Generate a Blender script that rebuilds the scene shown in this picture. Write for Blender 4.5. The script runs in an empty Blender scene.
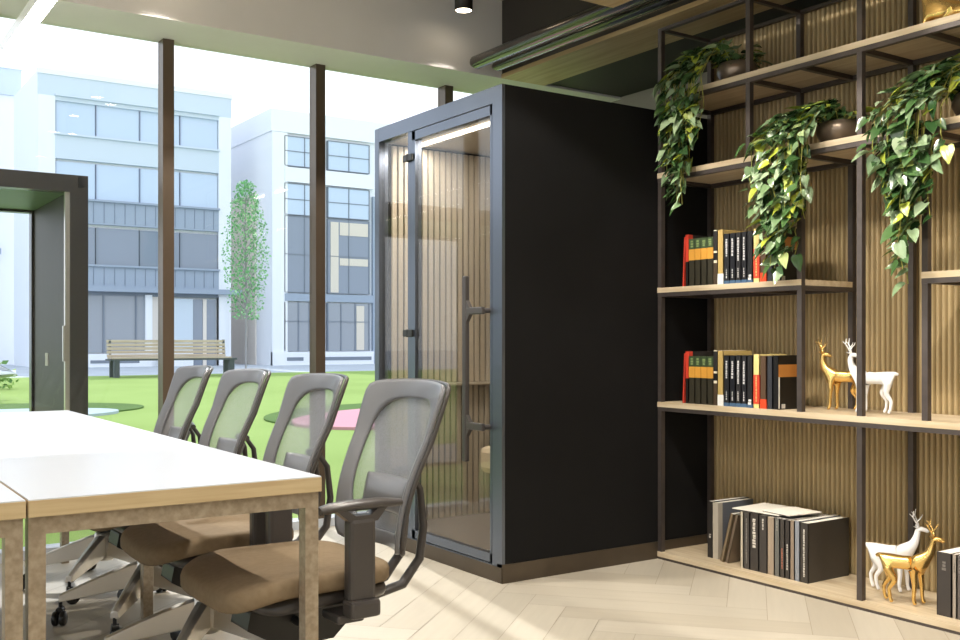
import bpy, bmesh, math, random
from mathutils import Vector, Matrix, Euler
random.seed(7)
S = bpy.context.scene
C = S.collection
PI = math.pi
YAW = math.radians(33.99)
CAM_H = 1.1

# ------------------------------------------------------------------ helpers
def yx(px, X):
    """world Y of a measured sight line where it meets the plane X"""
    k = (px-480)/1013.0
    return X*(math.cos(YAW)-math.sin(YAW)*k)/(math.sin(YAW)+math.cos(YAW)*k)

class MB:
    def __init__(s): s.v=[]; s.f=[]; s.sm=[]; s.mi=[]; s.cur=0
    def add(s, vs, fs, smooth=False, M=None):
        b=len(s.v)
        for p in vs:
            p=Vector(p)
            s.v.append(M@p if M is not None else p)
        for f in fs:
            s.f.append([i+b for i in f]); s.sm.append(smooth); s.mi.append(s.cur)
        return s
    def box(s, x0,x1,y0,y1,z0,z1, M=None):
        vs=[(x,y,z) for x in (x0,x1) for y in (y0,y1) for z in (z0,z1)]
        fs=[(0,1,3,2),(4,6,7,5),(0,4,5,1),(2,3,7,6),(0,2,6,4),(1,5,7,3)]
        return s.add(vs,fs,False,M)
    def bbox(s, x0,x1,y0,y1,z0,z1, r=0.004, M=None):
        """box with chamfered edges"""
        bm=bmesh.new(); bmesh.ops.create_cube(bm,size=1)
        for v in bm.verts:
            v.co=Vector(((x0+x1)/2+v.co.x*(x1-x0),(y0+y1)/2+v.co.y*(y1-y0),(z0+z1)/2+v.co.z*(z1-z0)))
        bmesh.ops.bevel(bm,geom=list(bm.edges),offset=r,segments=2,affect='EDGES',profile=0.5)
        bm.verts.index_update()
        s.add([v.co.copy() for v in bm.verts],[[v.index for v in f.verts] for f in bm.faces],False,M); bm.free()
        return s
    def tube(s, path, radii, n=10, cap=True, flat=1.0, M=None, smooth=True):
        path=[Vector(p) for p in path]
        if not hasattr(radii,'__len__'): radii=[radii]*len(path)
        vs=[];fs=[]; up=None
        for i,p in enumerate(path):
            t=(path[min(i+1,len(path)-1)]-path[max(i-1,0)])
            t=t.normalized() if t.length>1e-9 else Vector((0,0,1))
            if up is None:
                up=Vector((0,0,1)) if abs(t.z)<0.9 else Vector((1,0,0))
            a=t.cross(up)
            if a.length<1e-6: a=t.cross(Vector((0,1,0)))
            a.normalize(); b=a.cross(t).normalized(); up=b
            for j in range(n):
                q=2*PI*j/n
                vs.append(p+a*math.cos(q)*radii[i]+b*math.sin(q)*radii[i]*flat)
        for i in range(len(path)-1):
            for j in range(n):
                k=(j+1)%n
                fs.append((i*n+j,i*n+k,(i+1)*n+k,(i+1)*n+j))
        s.add(vs,fs,smooth,M)
        if cap:
            m=(len(path)-1)*n
            s.add(vs[:n],[list(range(n))[::-1]],False,M)
            s.add(vs[m:],[list(range(n))],False,M)
        return s
    def cyl(s, p0, p1, r, n=20, r2=None, M=None):
        return s.tube([p0,p1],[r, r if r2 is None else r2],n,M=M)
    def lathe(s, prof, n=28, c=(0,0,0), M=None, sx=1, sy=1):
        vs=[];fs=[]
        for r,z in prof:
            for j in range(n):
                q=2*PI*j/n; vs.append((c[0]+r*math.cos(q)*sx,c[1]+r*math.sin(q)*sy,c[2]+z))
        for i in range(len(prof)-1):
            for j in range(n):
                k=(j+1)%n; fs.append((i*n+j,i*n+k,(i+1)*n+k,(i+1)*n+j))
        return s.add(vs,fs,True,M)
    def prism(s, poly, axis, a, b, M=None, smooth=False):
        """extrude 2D polygon along axis from a to b. poly coords are the two other axes in order"""
        n=len(poly)
        def P(u,v,w):
            return {'x':(w,u,v),'y':(u,w,v),'z':(u,v,w)}[axis]
        vs=[P(u,v,a) for u,v in poly]+[P(u,v,b) for u,v in poly]
        fs=[list(range(n)),list(range(n,2*n))[::-1]]
        s.add(vs,fs,False,M)
        return s.add(vs,[(i,i+n,(i+1)%n+n,(i+1)%n) for i in range(n)],smooth,M)
    def grid(s, fn, nu, nv, smooth=True, M=None, flip=False, cond=None):
        vs=[fn(i/nu,j/nv) for i in range(nu+1) for j in range(nv+1)]
        fs=[]
        for i in range(nu):
            for j in range(nv):
                if cond and not cond((i+.5)/nu,(j+.5)/nv): continue
                q=[i*(nv+1)+j,(i+1)*(nv+1)+j,(i+1)*(nv+1)+j+1,i*(nv+1)+j+1]
                fs.append(q[::-1] if flip else q)
        return s.add(vs,fs,smooth,M)
    def build(s, name, mat, parent=None, bevel=0, recalc=True, weld=False):
        me=bpy.data.meshes.new(name)
        me.from_pydata([tuple(v) for v in s.v],[],s.f)
        mats=mat if isinstance(mat,(list,tuple)) else [mat]
        for m in mats: me.materials.append(m)
        for p,sm,mi in zip(me.polygons,s.sm,s.mi):
            p.use_smooth=sm; p.material_index=mi
        if recalc or weld:
            bm=bmesh.new(); bm.from_mesh(me)
            if weld: bmesh.ops.remove_doubles(bm,verts=bm.verts,dist=1e-5)
            if recalc: bmesh.ops.recalc_face_normals(bm,faces=bm.faces)
            bm.to_mesh(me); bm.free()
        o=bpy.data.objects.new(name,me); C.objects.link(o)
        if parent: o.parent=parent
        if bevel:
            b=o.modifiers.new('Bevel','BEVEL'); b.width=bevel; b.segments=2; b.limit_method='ANGLE'
        return o

def empty(name, loc=(0,0,0), rz=0):
    o=bpy.data.objects.new(name,None); C.objects.link(o); o.location=loc; o.rotation_euler=(0,0,rz); o.empty_display_size=.1
    return o
def tag(o, label, cat, group=None, kind=None):
    if label: o['label']=label
    if cat: o['category']=cat
    if group: o['group']=group
    if kind: o['kind']=kind
    return o
def structure(o, label=None):
    o['kind']='structure'
    if label: o['label']=label
    return o
def copy_tree(o, parent=None):
    c=o.copy(); C.objects.link(c); c.parent=parent
    for ch in list(o.children): copy_tree(ch,c)
    return c

# ------------------------------------------------------------------ materials
def lin(c):
    return tuple(((x/255)/12.92 if x/255<=.04045 else ((x/255+.055)/1.055)**2.4) for x in c)+(1,)
def mat(name, rgb, rough=.5, metal=0, spec=.5, **kw):
    m=bpy.data.materials.new(name); m.use_nodes=True
    b=m.node_tree.nodes['Principled BSDF']
    b.inputs['Base Color'].default_value=lin(rgb)
    b.inputs['Roughness'].default_value=rough; b.inputs['Metallic'].default_value=metal
    b.inputs['Specular IOR Level'].default_value=spec
    for k,v in kw.items(): b.inputs[k.replace('_',' ')].default_value=v
    return m
def nodes(m): return m.node_tree.nodes, m.node_tree.links, m.node_tree.nodes['Principled BSDF']
def noisy(name, rgb, rgb2, scale=(5,5,5), rough=.5, metal=0, detail=4, lo=.35, hi=.65, bump=0, spec=.5, mix=None):
    m=mat(name,rgb,rough,metal,spec); n,l,b=nodes(m)
    tc=n.new('ShaderNodeTexCoord'); mp=n.new('ShaderNodeMapping'); mp.inputs['Scale'].default_value=scale
    nz=n.new('ShaderNodeTexNoise'); nz.inputs['Scale'].default_value=1; nz.inputs['Detail'].default_value=detail
    r=n.new('ShaderNodeValToRGB'); r.color_ramp.elements[0].position=lo; r.color_ramp.elements[1].position=hi
    r.color_ramp.elements[0].color=lin(rgb); r.color_ramp.elements[1].color=lin(rgb2)
    l.new(tc.outputs['Object'],mp.inputs[0]); l.new(mp.outputs[0],nz.inputs[0]); l.new(nz.outputs[0],r.inputs[0]); l.new(r.outputs[0],b.inputs['Base Color'])
    if bump:
        bp=n.new('ShaderNodeBump'); bp.inputs['Strength'].default_value=bump; bp.inputs['Distance'].default_value=.002
        l.new(nz.outputs[0],bp.inputs['Height']); l.new(bp.outputs[0],b.inputs['Normal'])
    return m
def emit(name, rgb, strength):
    m=mat(name,rgb,.5); b=m.node_tree.nodes['Principled BSDF']
    b.inputs['Emission Color'].default_value=lin(rgb); b.inputs['Emission Strength'].default_value=strength
    return m
def glass(name, tint=(245,250,250), f=1.0, rough=0.0):
    """thin pane: transparent with a fresnel reflection"""
    m=bpy.data.materials.new(name); m.use_nodes=True; n=m.node_tree.nodes; l=m.node_tree.links
    n.remove(n['Principled BSDF'])
    t=n.new('ShaderNodeBsdfTransparent'); t.inputs[0].default_value=lin(tint)
    g=n.new('ShaderNodeBsdfGlossy'); g.inputs['Roughness'].default_value=rough; g.inputs[0].default_value=(1,1,1,1)
    fr=n.new('ShaderNodeLayerWeight'); fr.inputs['Blend'].default_value=.5
    pw=n.new('ShaderNodeMath'); pw.operation='POWER'; pw.inputs[1].default_value=5
    ad=n.new('ShaderNodeMath'); ad.operation='MULTIPLY_ADD'; ad.inputs[1].default_value=.96; ad.inputs[2].default_value=.04
    mu=n.new('ShaderNodeMath'); mu.operation='MULTIPLY'; mu.inputs[1].default_value=f; mu.use_clamp=True
    l.new(fr.outputs['Facing'],pw.inputs[0]); l.new(pw.outputs[0],ad.inputs[0]); fr=ad
    mx=n.new('ShaderNodeMixShader'); l.new(fr.outputs[0],mu.inputs[0]); l.new(mu.outputs[0],mx.inputs[0])
    l.new(t.outputs[0],mx.inputs[1]); l.new(g.outputs[0],mx.inputs[2]); l.new(mx.outputs[0],n['Material Output'].inputs[0])
    return m

M={}
M['wall']=mat('white_plaster',(222,218,208),.8)
M['grey_wall']=mat('grey_plaster',(150,142,130),.8)
M['ceiling']=mat('ceiling_paint',(205,195,178),.85)
M['beam']=noisy('beam_plaster',(216,214,210),(222,220,216),(2,2,2),.8)
M['black_paint']=mat('black_paint',(30,27,24),.6)
M['bulkhead']=mat('bulkhead_paint',(52,47,42),.45)
M['frame_metal']=mat('bronze_mullion',(94,80,66),.35,.3)
M['rail_metal']=noisy('shelf_metal',(84,77,74),(92,84,80),(20,20,20),.42,.55)
M['shelf_wood']=noisy('shelf_oak',(206,190,162),(188,168,136),(40,3,40),.5)
M['soffit_wood']=noisy('soffit_oak',(188,163,120),(168,142,100),(30,2,30),.5)
M['fluted']=noisy('fluted_oak',(174,153,112),(160,139,100),(18,18,1.2),.55)
M['slat']=noisy('booth_slat',(206,196,178),(196,184,164),(30,30,1.5),.55)
M['slat_back']=mat('slat_backing',(16,14,12),.8)
M['booth_metal']=mat('booth_metal',(112,120,134),.3,.85)
M['booth_base']=noisy('booth_base_metal',(96,86,74),(84,75,64),(3,3,3),.36,.6)
M['black_panel']=noisy('black_acoustic_panel',(12,12,13),(15,15,16),(6,6,6),.75,spec=.25)
M['booth_floor']=mat('booth_carpet',(120,110,100),.9)
M['booth_ceiling']=mat('booth_ceiling',(190,180,165),.7)
M['glass']=glass('window_glass',(252,253,254),.5)
M['booth_glass']=glass('booth_glass',(240,238,235),.9,0.0)
M['cream']=mat('cream_upholstery',(222,206,178),.6)
M['black_plastic']=mat('black_plastic',(26,25,24),.35)
M['dark_plastic']=mat('charcoal_plastic',(66,62,60),.3)
M['grey_plastic']=mat('grey_chair_plastic',(112,113,117),.28)
M['chrome']=mat('polished_aluminium',(225,222,216),.12,1)
M['alu']=mat('satin_aluminium',(214,208,198),.28,.8)
M['seat']=noisy('tan_seat_fabric',(130,113,90),(124,107,84),(60,60,60),.85,spec=.2)
M['seat_front']=M['seat']
M['table_top']=mat('white_laminate',(192,197,206),.3)
M['ply']=noisy('plywood_edge',(192,172,134),(178,156,118),(4,4,80),.5)
M['galv']=noisy('galvanised_steel',(174,160,140),(150,136,116),(60,60,60),.4,.45,detail=6)
M['gold']=mat('polished_gold',(240,200,122),.24,.9)
M['white_gloss']=mat('white_ceramic',(240,240,240),.2)
M['tube_metal']=mat('duct_metal',(88,82,76),.14,.95)
M['lamp_black']=mat('lamp_black',(40,34,30),.4)
M['lamp_glow']=emit('lamp_diffuser',(255,236,205),14)
M['strip_glow']=emit('strip_diffuser',(255,248,238),26)
M['booth_led']=emit('booth_led_diffuser',(255,250,240),4)
M['pot']=noisy('pot_glaze',(140,124,108),(112,98,84),(9,9,9),.28,.55)
M['soil']=mat('soil',(46,36,28),.9)
M['stem']=mat('vine_stem',(150,150,70),.5)
M['bench_wood']=noisy('bench_wood',(196,182,162),(180,164,142),(2,20,20),.6)
M['bench_steel']=mat('bench_steel',(80,86,90),.5,.4)
M['pavilion']=mat('pavilion_metal',(80,75,72),.25,.4)
M['pavilion_dark']=mat('pavilion_dark',(52,44,38),.5)
M['pavilion_ceiling']=mat('pavilion_ceiling',(110,132,118),.4)  # green reflection from the lawn is put into this colour
M['concrete']=noisy('pale_concrete',(200,205,212),(188,194,202),(.4,.4,.4),.8)
M['stone']=noisy('pale_paving',(186,192,200),(176,182,190),(1,1,1),.8)
M['bark']=mat('bark',(150,150,148),.8)

def mesh_fabric():
    m=bpy.data.materials.new('smoke_mesh_fabric'); m.use_nodes=True; n=m.node_tree.nodes; l=m.node_tree.links
    b=n['Principled BSDF']; b.inputs['Base Color'].default_value=lin((158,161,168)); b.inputs['Roughness'].default_value=.4
    t=n.new('ShaderNodeBsdfTransparent'); mx=n.new('ShaderNodeMixShader')
    tc=n.new('ShaderNodeTexCoord'); ck=n.new('ShaderNodeTexNoise'); ck.inputs['Scale'].default_value=900; ck.inputs['Detail'].default_value=0
    mr=n.new('ShaderNodeMapRange'); mr.inputs['From Min'].default_value=.3; mr.inputs['From Max'].default_value=.7
    mr.inputs['To Min'].default_value=.42; mr.inputs['To Max'].default_value=.82
    l.new(tc.outputs['Object'],ck.inputs[0]); l.new(ck.outputs[0],mr.inputs[0]); l.new(mr.outputs[0],mx.inputs[0])
    l.new(t.outputs[0],mx.inputs[1]); l.new(b.outputs[0],mx.inputs[2]); l.new(mx.outputs[0],n['Material Output'].inputs[0])
    return m
M['mesh']=mesh_fabric()

def island_mat(name, cols, rough=.4, spec=.5, grain=None):
    m=mat(name,cols[0][1],rough,0,spec); n,l,b=nodes(m)
    g=n.new('ShaderNodeNewGeometry'); r=n.new('ShaderNodeValToRGB'); r.color_ramp.interpolation='LINEAR'
    e=r.color_ramp.elements
    e[0].position=cols[0][0]; e[0].color=lin(cols[0][1]); e[1].position=cols[-1][0]; e[1].color=lin(cols[-1][1])
    for p,c in cols[1:-1]:
        q=e.new(p); q.color=lin(c)
    l.new(g.outputs['Random Per Island'],r.inputs[0])
    out=r.outputs[0]
    if grain:
        tc=n.new('ShaderNodeTexCoord'); mp=n.new('ShaderNodeMapping'); mp.inputs['Scale'].default_value=grain
        nz=n.new('ShaderNodeTexNoise'); nz.inputs['Scale'].default_value=1; nz.inputs['Detail'].default_value=4
        mr=n.new('ShaderNodeMapRange'); mr.inputs['To Min'].default_value=.92; mr.inputs['To Max'].default_value=1.06
        vm=n.new('ShaderNodeVectorMath'); vm.operation='SCALE'
        l.new(tc.outputs['UV'],mp.inputs[0]); l.new(mp.outputs[0],nz.inputs[0]); l.new(nz.outputs[0],mr.inputs[0])
        l.new(out,vm.inputs[0]); l.new(mr.outputs[0],vm.inputs['Scale']); out=vm.outputs[0]
    l.new(out,b.inputs['Base Color'])
    return m
M['plank']=island_mat('ash_plank',[(0,(182,174,158)),(.5,(190,182,166)),(1,(176,167,150))],.5,.35,(3,40,1))
M['leaf']=island_mat('pothos_leaf',[(0,(46,76,40)),(.4,(78,110,62)),(.6,(128,152,112)),(.84,(158,178,142)),(.88,(160,172,66)),(1,(178,188,70))],.24,1.0)
M['leaf'].node_tree.nodes['Principled BSDF'].inputs['Subsurface Weight'].default_value=0
M['tree_leaf']=island_mat('birch_leaf',[(0,(96,160,100)),(.6,(128,188,128)),(1,(170,212,160))],.6,.2)
M['shrub_leaf']=island_mat('shrub_leaf',[(0,(90,130,70)),(1,(170,200,120))],.6,.2)
M['lawn']=noisy('bright_lawn',(138,162,86),(148,172,96),(.5,.5,.5),.9,spec=.1)
M['lawn_dark']=noisy('dark_green_ground',(84,112,56),(94,122,64),(1,1,1),.9,spec=.1)  # darker green disc set behind each pad
M['pink_pad']=mat('pink_rubber_surface',(206,150,160),.9,spec=.1)
M['grey_pad']=mat('grey_rubber_surface',(176,190,196),.9,spec=.1)

# ------------------------------------------------------------------ camera
cam=bpy.data.cameras.new('camera'); co=bpy.data.objects.new('camera',cam); C.objects.link(co)
co.location=(0,0,CAM_H); co.rotation_euler=(PI/2,0,-YAW)
cam.sensor_width=36; cam.lens=1013/960*36; cam.shift_y=20/960; cam.clip_start=.05; cam.clip_end=300
S.camera=co

# ------------------------------------------------------------------ room shell
XL,XR,YB,YW,ZC = -5.2,4.6,-4.6,5.46,3.2
# herringbone floor
def herring():
    base=MB().box(XL,XR,YB,5.55,-.12,-.004).build('floor',mat('floor_joint',(160,150,130),.8))
    structure(base)
    mb=MB(); L,W=.96,.16; g=.0012
    a=math.radians(90-49); ca,sa=math.cos(a),math.sin(a)
    uvs=[]
    def plank(x0,y0,x1,y1,along):
        pts=[(x0+g,y0+g),(x1-g,y0+g),(x1-g,y1-g),(x0+g,y1-g)]
        w=[(ca*x-sa*y+.35,sa*x+ca*y-.2) for x,y in pts]
        if max(p[0] for p in w)<XL or min(p[0] for p in w)>XR or max(p[1] for p in w)<YB or min(p[1] for p in w)>5.55: return
        # clip to the room
        poly=list(zip(w,[(p[0],p[1]) if along=='x' else (p[1],p[0]) for p in pts]))
        def clip(poly,ax,val,keep):
            out=[]
            for i in range(len(poly)):
                A,B=poly[i],poly[(i+1)%len(poly)]
                ia=(A[0][ax]-val)*keep<=0; ib=(B[0][ax]-val)*keep<=0
                if ia: out.append(A)
                if ia!=ib:
                    t=(val-A[0][ax])/(B[0][ax]-A[0][ax])
                    out.append((tuple(A[0][q]+t*(B[0][q]-A[0][q]) for q in (0,1)),tuple(A[1][q]+t*(B[1][q]-A[1][q]) for q in (0,1))))
            return out
        for ax,val,k in ((0,XL,-1),(0,XR,1),(1,YB,-1),(1,5.55,1)):
            poly=clip(poly,ax,val,k)
            if len(poly)<3: return
        mb.add([(p[0][0],p[0][1],0) for p in poly],[list(range(len(poly)))])
        r=random.random()*9
        uvs.extend([(p[1][0]+r,p[1][1]+r) for p in poly])
    n=int(L/W)
    R=range(-14,15)
    for i in range(-70,71):
        for j in range(-12,13):
            ox=i*W+j*L; oy=i*W-j*L
            if abs(ca*ox-sa*oy)>9 or abs(sa*ox+ca*oy)>9: continue
            plank(ox,oy,ox+L,oy+W,'x')
            plank(ox,oy+W,ox+W,oy+W+L,'y')
    o=mb.build('floor_planks',M['plank'],base,recalc=False)
    uv=o.data.uv_layers.new(name='UVMap')
    for i,u in enumerate(uvs): uv.data[i].uv=u
    return base
herring()
structure(MB().box(XL,XR,YB,5.6,ZC,ZC+.1).build('ceiling',M['ceiling']))
structure(MB().box(XL,XR,YB-.1,YB,0,ZC).build('wall_back',M['wall']))
structure(MB().box(XR,XR+.1,YB,5.6,0,ZC).build('wall_right',M['grey_wall']))
structure(MB().box(XL,XR,5.125,5.56,2.72,ZC).build('trim_1',M['beam']))
# bulkhead / soffit over booth and bookcase
structure(MB().box(3.62,3.66,YB,5.125,2.745,ZC).build('trim_2',M['bulkhead']))
structure(MB().box(3.615,3.95,YB,5.125,2.72,2.745).build('trim_3',M['soffit_wood']))
structure(MB().box(3.95,XR,YB,5.125,2.735,2.77).build('trim_4',M['black_paint']))
# window wall towards the garden
xs=[1.629+.893*i for i in range(-8,4)]
sill=MB(); sill.box(XL,XR,5.45,5.56,0,.05); structure(sill.build('trim_5',M['concrete']))
for i,x in enumerate(xs):
    w=structure(MB().box(x,x+.06,5.46,5.55,.05,2.72).build('window_%d'%(i+1),M['frame_metal']))
    xn=(xs[i+1] if i+1<len(xs) else XR)
    MB().box(x+.06,xn,5.525,5.531,.05,2.72).build('window_pane',M['glass'],w)
w=structure(MB().box(XL,XL+.06,5.46,5.55,.05,2.72).build('window_13',M['frame_metal']))
# left side, unseen; glazing added to let sky light in
structure(MB().box(XL-.1,XL,YB,5.56,2.72,ZC).build('wall_left',M['wall']))
ys=[YB+.0+1.27*i for i in range(0,8)]
for i,y in enumerate(ys):
    w=structure(MB().box(XL-.09,XL,y,y+.06,0,2.72).build('window_%d'%(i+14),M['frame_metal']))
    MB().box(XL-.03,XL-.024,y+.06,min(y+1.27,5.46),.0,2.72).build('window_pane',M['glass'],w)

def add_light(name,kind,loc,energy,color,rot=(0,0,0),**k):
    l=bpy.data.lights.new(name,kind); l.energy=energy; l.color=color
    for a,b in k.items(): setattr(l,a,b)
    o=bpy.data.objects.new(name,l); C.objects.link(o); o.location=loc; o.rotation_euler=rot; return o

# ------------------------------------------------------------------ booth
def booth():
    r=empty('phone_booth',(2.637,3.733,0))
    tag(r,'tall acoustic phone booth with black side panel and glass door, beside the bookcase','phone booth')
    T=2.257; D=1.325; W=1.216
    F=MB()  # front frame, local x=depth, y=width
    F.box(0,.016,0,.078,.0,T); F.box(.016,.06,.036,.078,.0,T); F.bbox(0,.06,W-.05,W,0,T,.003)
    F.box(0.0,.06,.078,W-.05,T-.075,T); F.box(0,.06,.078,W-.05,0,.075)
    F.box(.004,.05,.845-.03,.845+.012,.075,T-.075)
    F.build('front_frame',M['booth_metal'],r)
    MB().box(.016,D,.0,.035,.085,T).build('side_panel',M['black_panel'],r); MB().box(.06,D,W-.035,W,.085,T-.006).build('side_panel',M['black_panel'],r)
    MB().box(.0,D+.004,-.004,.04,0,.085).build('base_plinth',M['booth_base'],r); MB().box(.06,D,W-.04,W+.004,0,.085).build('base_plinth',M['booth_base'],r)
    MB().box(-.004,0,0,W,0,.07).build('front_plinth',M['booth_base'],r)
    MB().box(.06,D,.035,W-.035,T-.05,T).build('roof',M['booth_metal'],r)
    MB().box(.06,D-.03,.035,W-.035,T-.075,T-.05).build('interior_ceiling',M['booth_ceiling'],r)
    MB().box(.06,D,.035,W-.035,.0,.09).build('interior_floor',M['booth_floor'],r)
    MB().box(D-.03,D,.035,W-.035,.09,T-.05).build('back_panel',M['black_panel'],r)
    # far wall slats
    def slats(z0,z1,off,name):
        mb=MB(); mb.cur=1; mb.box(.06,D-.03,W-.04-off,W-.035,z0,z1); mb.cur=0
        x=.075
        while x<D-.06:
            mb.bbox(x,x+.0285,W-.056-off,W-.04-off,z0,z1,.002); x+=.039
        mb.build(name,[M['slat'],M['slat_back']],r)
    slats(.86,T-.09,.012,'slatted_panel')
    slats(.09,.84,0,'slatted_panel')
    MB().bbox(.07,D-.04,W-.11,W-.036,.842,.858,.003).build('ledge',M['slat'],r)
    # inside near wall, slatted too
    mb=MB(); x=.075
    while x<D-.06:
        mb.bbox(x,x+.031,.036,.048,.09,T-.09,.002); x+=.039
    mb.build('slatted_panel',M['slat'],r)
    be=MB().bbox(.22,.80,.05,.52,.43,.565,.03); be.build('bench_seat',M['cream'],r)
    # fixed pane
    MB().box(.02,.028,.855,W-.05,.075,T-.075).build('side_pane',M['booth_glass'],r)
    # door
    d=MB(); y0,y1,z0,z1=.085,.81,.08,T-.08
    fw=.045
    d.box(.002,.04,y0,y0+.014,z0,z1); d.box(.002,.04,y1-.03,y1,z0,z1); d.box(.002,.04,y0,y1,z1-fw,z1); d.box(.002,.04,y0,y1,z0,z0+.04)
    do=d.build('door',M['booth_metal'],r)
    MB().box(.012,.020,y0+.014,y1-.03,z0+.04,z1-fw).build('door_glass',M['booth_glass'],do)
    h=MB(); hy=.25
    h.bbox(-.045,-.02,hy-.016,hy+.016,.53,1.40,.006)
    for hz in (1.235,.70):
        h.bbox(-.042,-.022,.10,hy,hz-.017,hz+.017,.005)
        h.prism([(hy-.045,hz+.015),(hy-.016,hz+.015),(hy-.016,hz+.05)],'x',-.042,-.022)
        h.prism([(hy-.045,hz-.015),(hy-.016,hz-.015),(hy-.016,hz-.05)],'x',-.042,-.022)
        h.cyl((-.03,.105,hz),(.004,.105,hz),.012)
    h.build('door_handle',M['dark_plastic'],do)
    for hz in (2.045,1.135):
        hh=MB(); hh.bbox(-.012,.0,.79,.835,hz-.018,hz+.018,.003); hh.bbox(-.012,.0,.845,.885,hz-.018,hz+.018,.003); hh.cyl((-.008,.84,hz-.02),(-.008,.84,hz+.02),.007)
        hh.build('hinge',M['black_plastic'],do)
    sl=MB().box(.205,.235,.07,W-.07,T-.088,T-.076).build('led_strip',M['booth_led'],r)
    add_light('booth_lamp','AREA',(.22,W/2,T-.095),8,(1,.96,.9),shape='RECTANGLE',size=.05,size_y=1.0).parent=r
    return r
booth()

# ------------------------------------------------------------------ bookcase
XF=3.594; XBK=3.972
PY={'a':3.716,'b':3.147,'c':2.861,'d':2.562,'e':2.273,'f':1.42,'g':.55}
SH={1:.012,2:.764,3:1.337,4:1.912,5:2.294}   # underside of each board
TH=.025
def bookcase():
    r=empty('bookcase',(XF,PY['a'],0))
    tag(r,'open bookcase of dark metal posts with pale oak shelves along the fluted wall','bookcase')
    ox,oy=XF,PY['a']
    def post(y,z0,z1):
        for x in (0,XBK-XF-.025):
            MB().box(x,x+.025,y-oy-.0125,y-oy+.0125,z0,z1).build('post',M['rail_metal'],r)
    YE=PY['g']
    full=2.65
    for k in 'adfg': post(PY[k],0,full)
    post(PY['b'],SH[4]+TH,full)
    post(PY['c'],SH[2]+TH,SH[4]-.022)
    post(PY['e'],SH[2]+TH,SH[4]-.022)
    def shelf(y0,y1,s,under=True):
        z=SH[s]; a,b=min(y0,y1)-oy,max(y0,y1)-oy
        MB().box(-.004 if s<9 else 0,XBK-XF,a-.012,b+.0125,z,z+TH).build('shelf',M['shelf_wood'],r)
        h=.020 if s>1 else .012
        for x in (-.002,XBK-XF-.023):
            MB().box(x,x+.025,a-.012,b+.012,z-h,z).build('rail',M['rail_metal'],r)
        ks=[k for k in PY if a-.001<=PY[k]-oy<=b+.001]
        for k in ks:
            y=PY[k]-oy
            if s==1: continue
            MB().box(.023,XBK-XF-.023,y-.012,y+.012,z-h,z).build('cross_rail',M['rail_metal'],r)
    shelf(PY['a'],YE,1); shelf(PY['a'],YE,2); shelf(PY['a'],PY['c'],3); shelf(PY['e'],YE,3)
    shelf(PY['a'],YE,4); shelf(PY['a'],YE,5)
    for x in (0,XBK-XF-.025):
        MB().box(x,x+.025,YE-oy,0.0125,full,full+.015).build('rail',M['rail_metal'],r)
    for k in 'abdfg':
        MB().box(.025,XBK-XF-.025,PY[k]-oy-.01,PY[k]-oy+.01,full,full+.015).build('cross_rail',M['rail_metal'],r)
    return r
bookcase()
# fluted wall behind bookcase
def fluted():
    mb=MB(); y=.3; p=.0262; x0=XBK+.018; prof=[]
    while y<3.715:
        for t,dx in ((0,.014),(.10,.002),(.26,-.006),(.5,-.0085),(.74,-.006),(.90,.002)):
            prof.append((y+t*p,x0+dx))
        y+=p
    z0,z1=.0,2.66
    vs=[];fs=[]
    for yy,xx in prof: vs+= [(xx,yy,z0),(xx,yy,z1)]
    for i in range(len(prof)-1): fs.append((2*i,2*i+2,2*i+3,2*i+1))
    mb.add(vs,fs,False)
    mb.box(x0+.013,x0+.04,.3,3.73,z0,z1)
    o=mb.build('wall_fluted',M['fluted'],recalc=False)
    structure(o)
fluted()

# ------------------------------------------------------------------ books
WHITE=(236,230,214)
def bookmat(c): 
    k='cov%02x%02x%02x'%c
    if k not in M: M[k]=mat(k,c,.45)
    return M[k]
M['pages']=noisy('book_pages',(240,236,226),(222,216,202),(3,3,300),.8)
def book(name,label,x0,yc,z0,w,h,dp,cover,bands=(),text=None,group=None,lean=0,cat='book',parent_rot=0,coverband=None):
    """upright book. local x = depth (spine at x=0 facing -X), y = thickness centre, z up. lean: radians, +=top towards -Y"""
    r=empty(name,(x0,yc,z0)); r.rotation_euler=(lean,0,parent_rot)
    tag(r,label,cat,group)
    t=min(.0025,w*.15)
    MB().box(0,dp,-w/2,-w/2+t,0,h).box(0,dp,w/2-t,w/2,0,h).box(0,t,-w/2,w/2,0,h).build('cover',bookmat(cover),r)
    MB().box(t,dp-.004,-w/2+t,w/2-t,.003,h-.0012).build('pages',M['pages'],r)
    for (a,b,c) in bands:
        MB().box(-.0006,0,-w/2,w/2,a*h,b*h).box(-.0006,.03,-w/2-.0005,-w/2,a*h,b*h).build('spine_band',bookmat(c),r)
    if coverband:
        for (a,b,xa,xb,c) in coverband:
            MB().box(xa*dp,xb*dp,-w/2-.0008,-w/2,a*h,b*h).build('cover_print',bookmat(c),r)
    if text:
        mb=MB()
        for (za,zb,c_,rw) in text:
            z=za*h
            rnd=random.Random(int(z*1e4)+int(w*1e5))
            while z<zb*h:
                l=rnd.uniform(.006,.016)
                mb.box(-.0012,-.0004,-w*rw/2*rnd.uniform(.6,1),w*rw/2*rnd.uniform(.6,1),z,min(z+l*.75,zb*h)); z+=l
        mb.build('spine_lettering',bookmat(text[0][2]),r)
    return r

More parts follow.
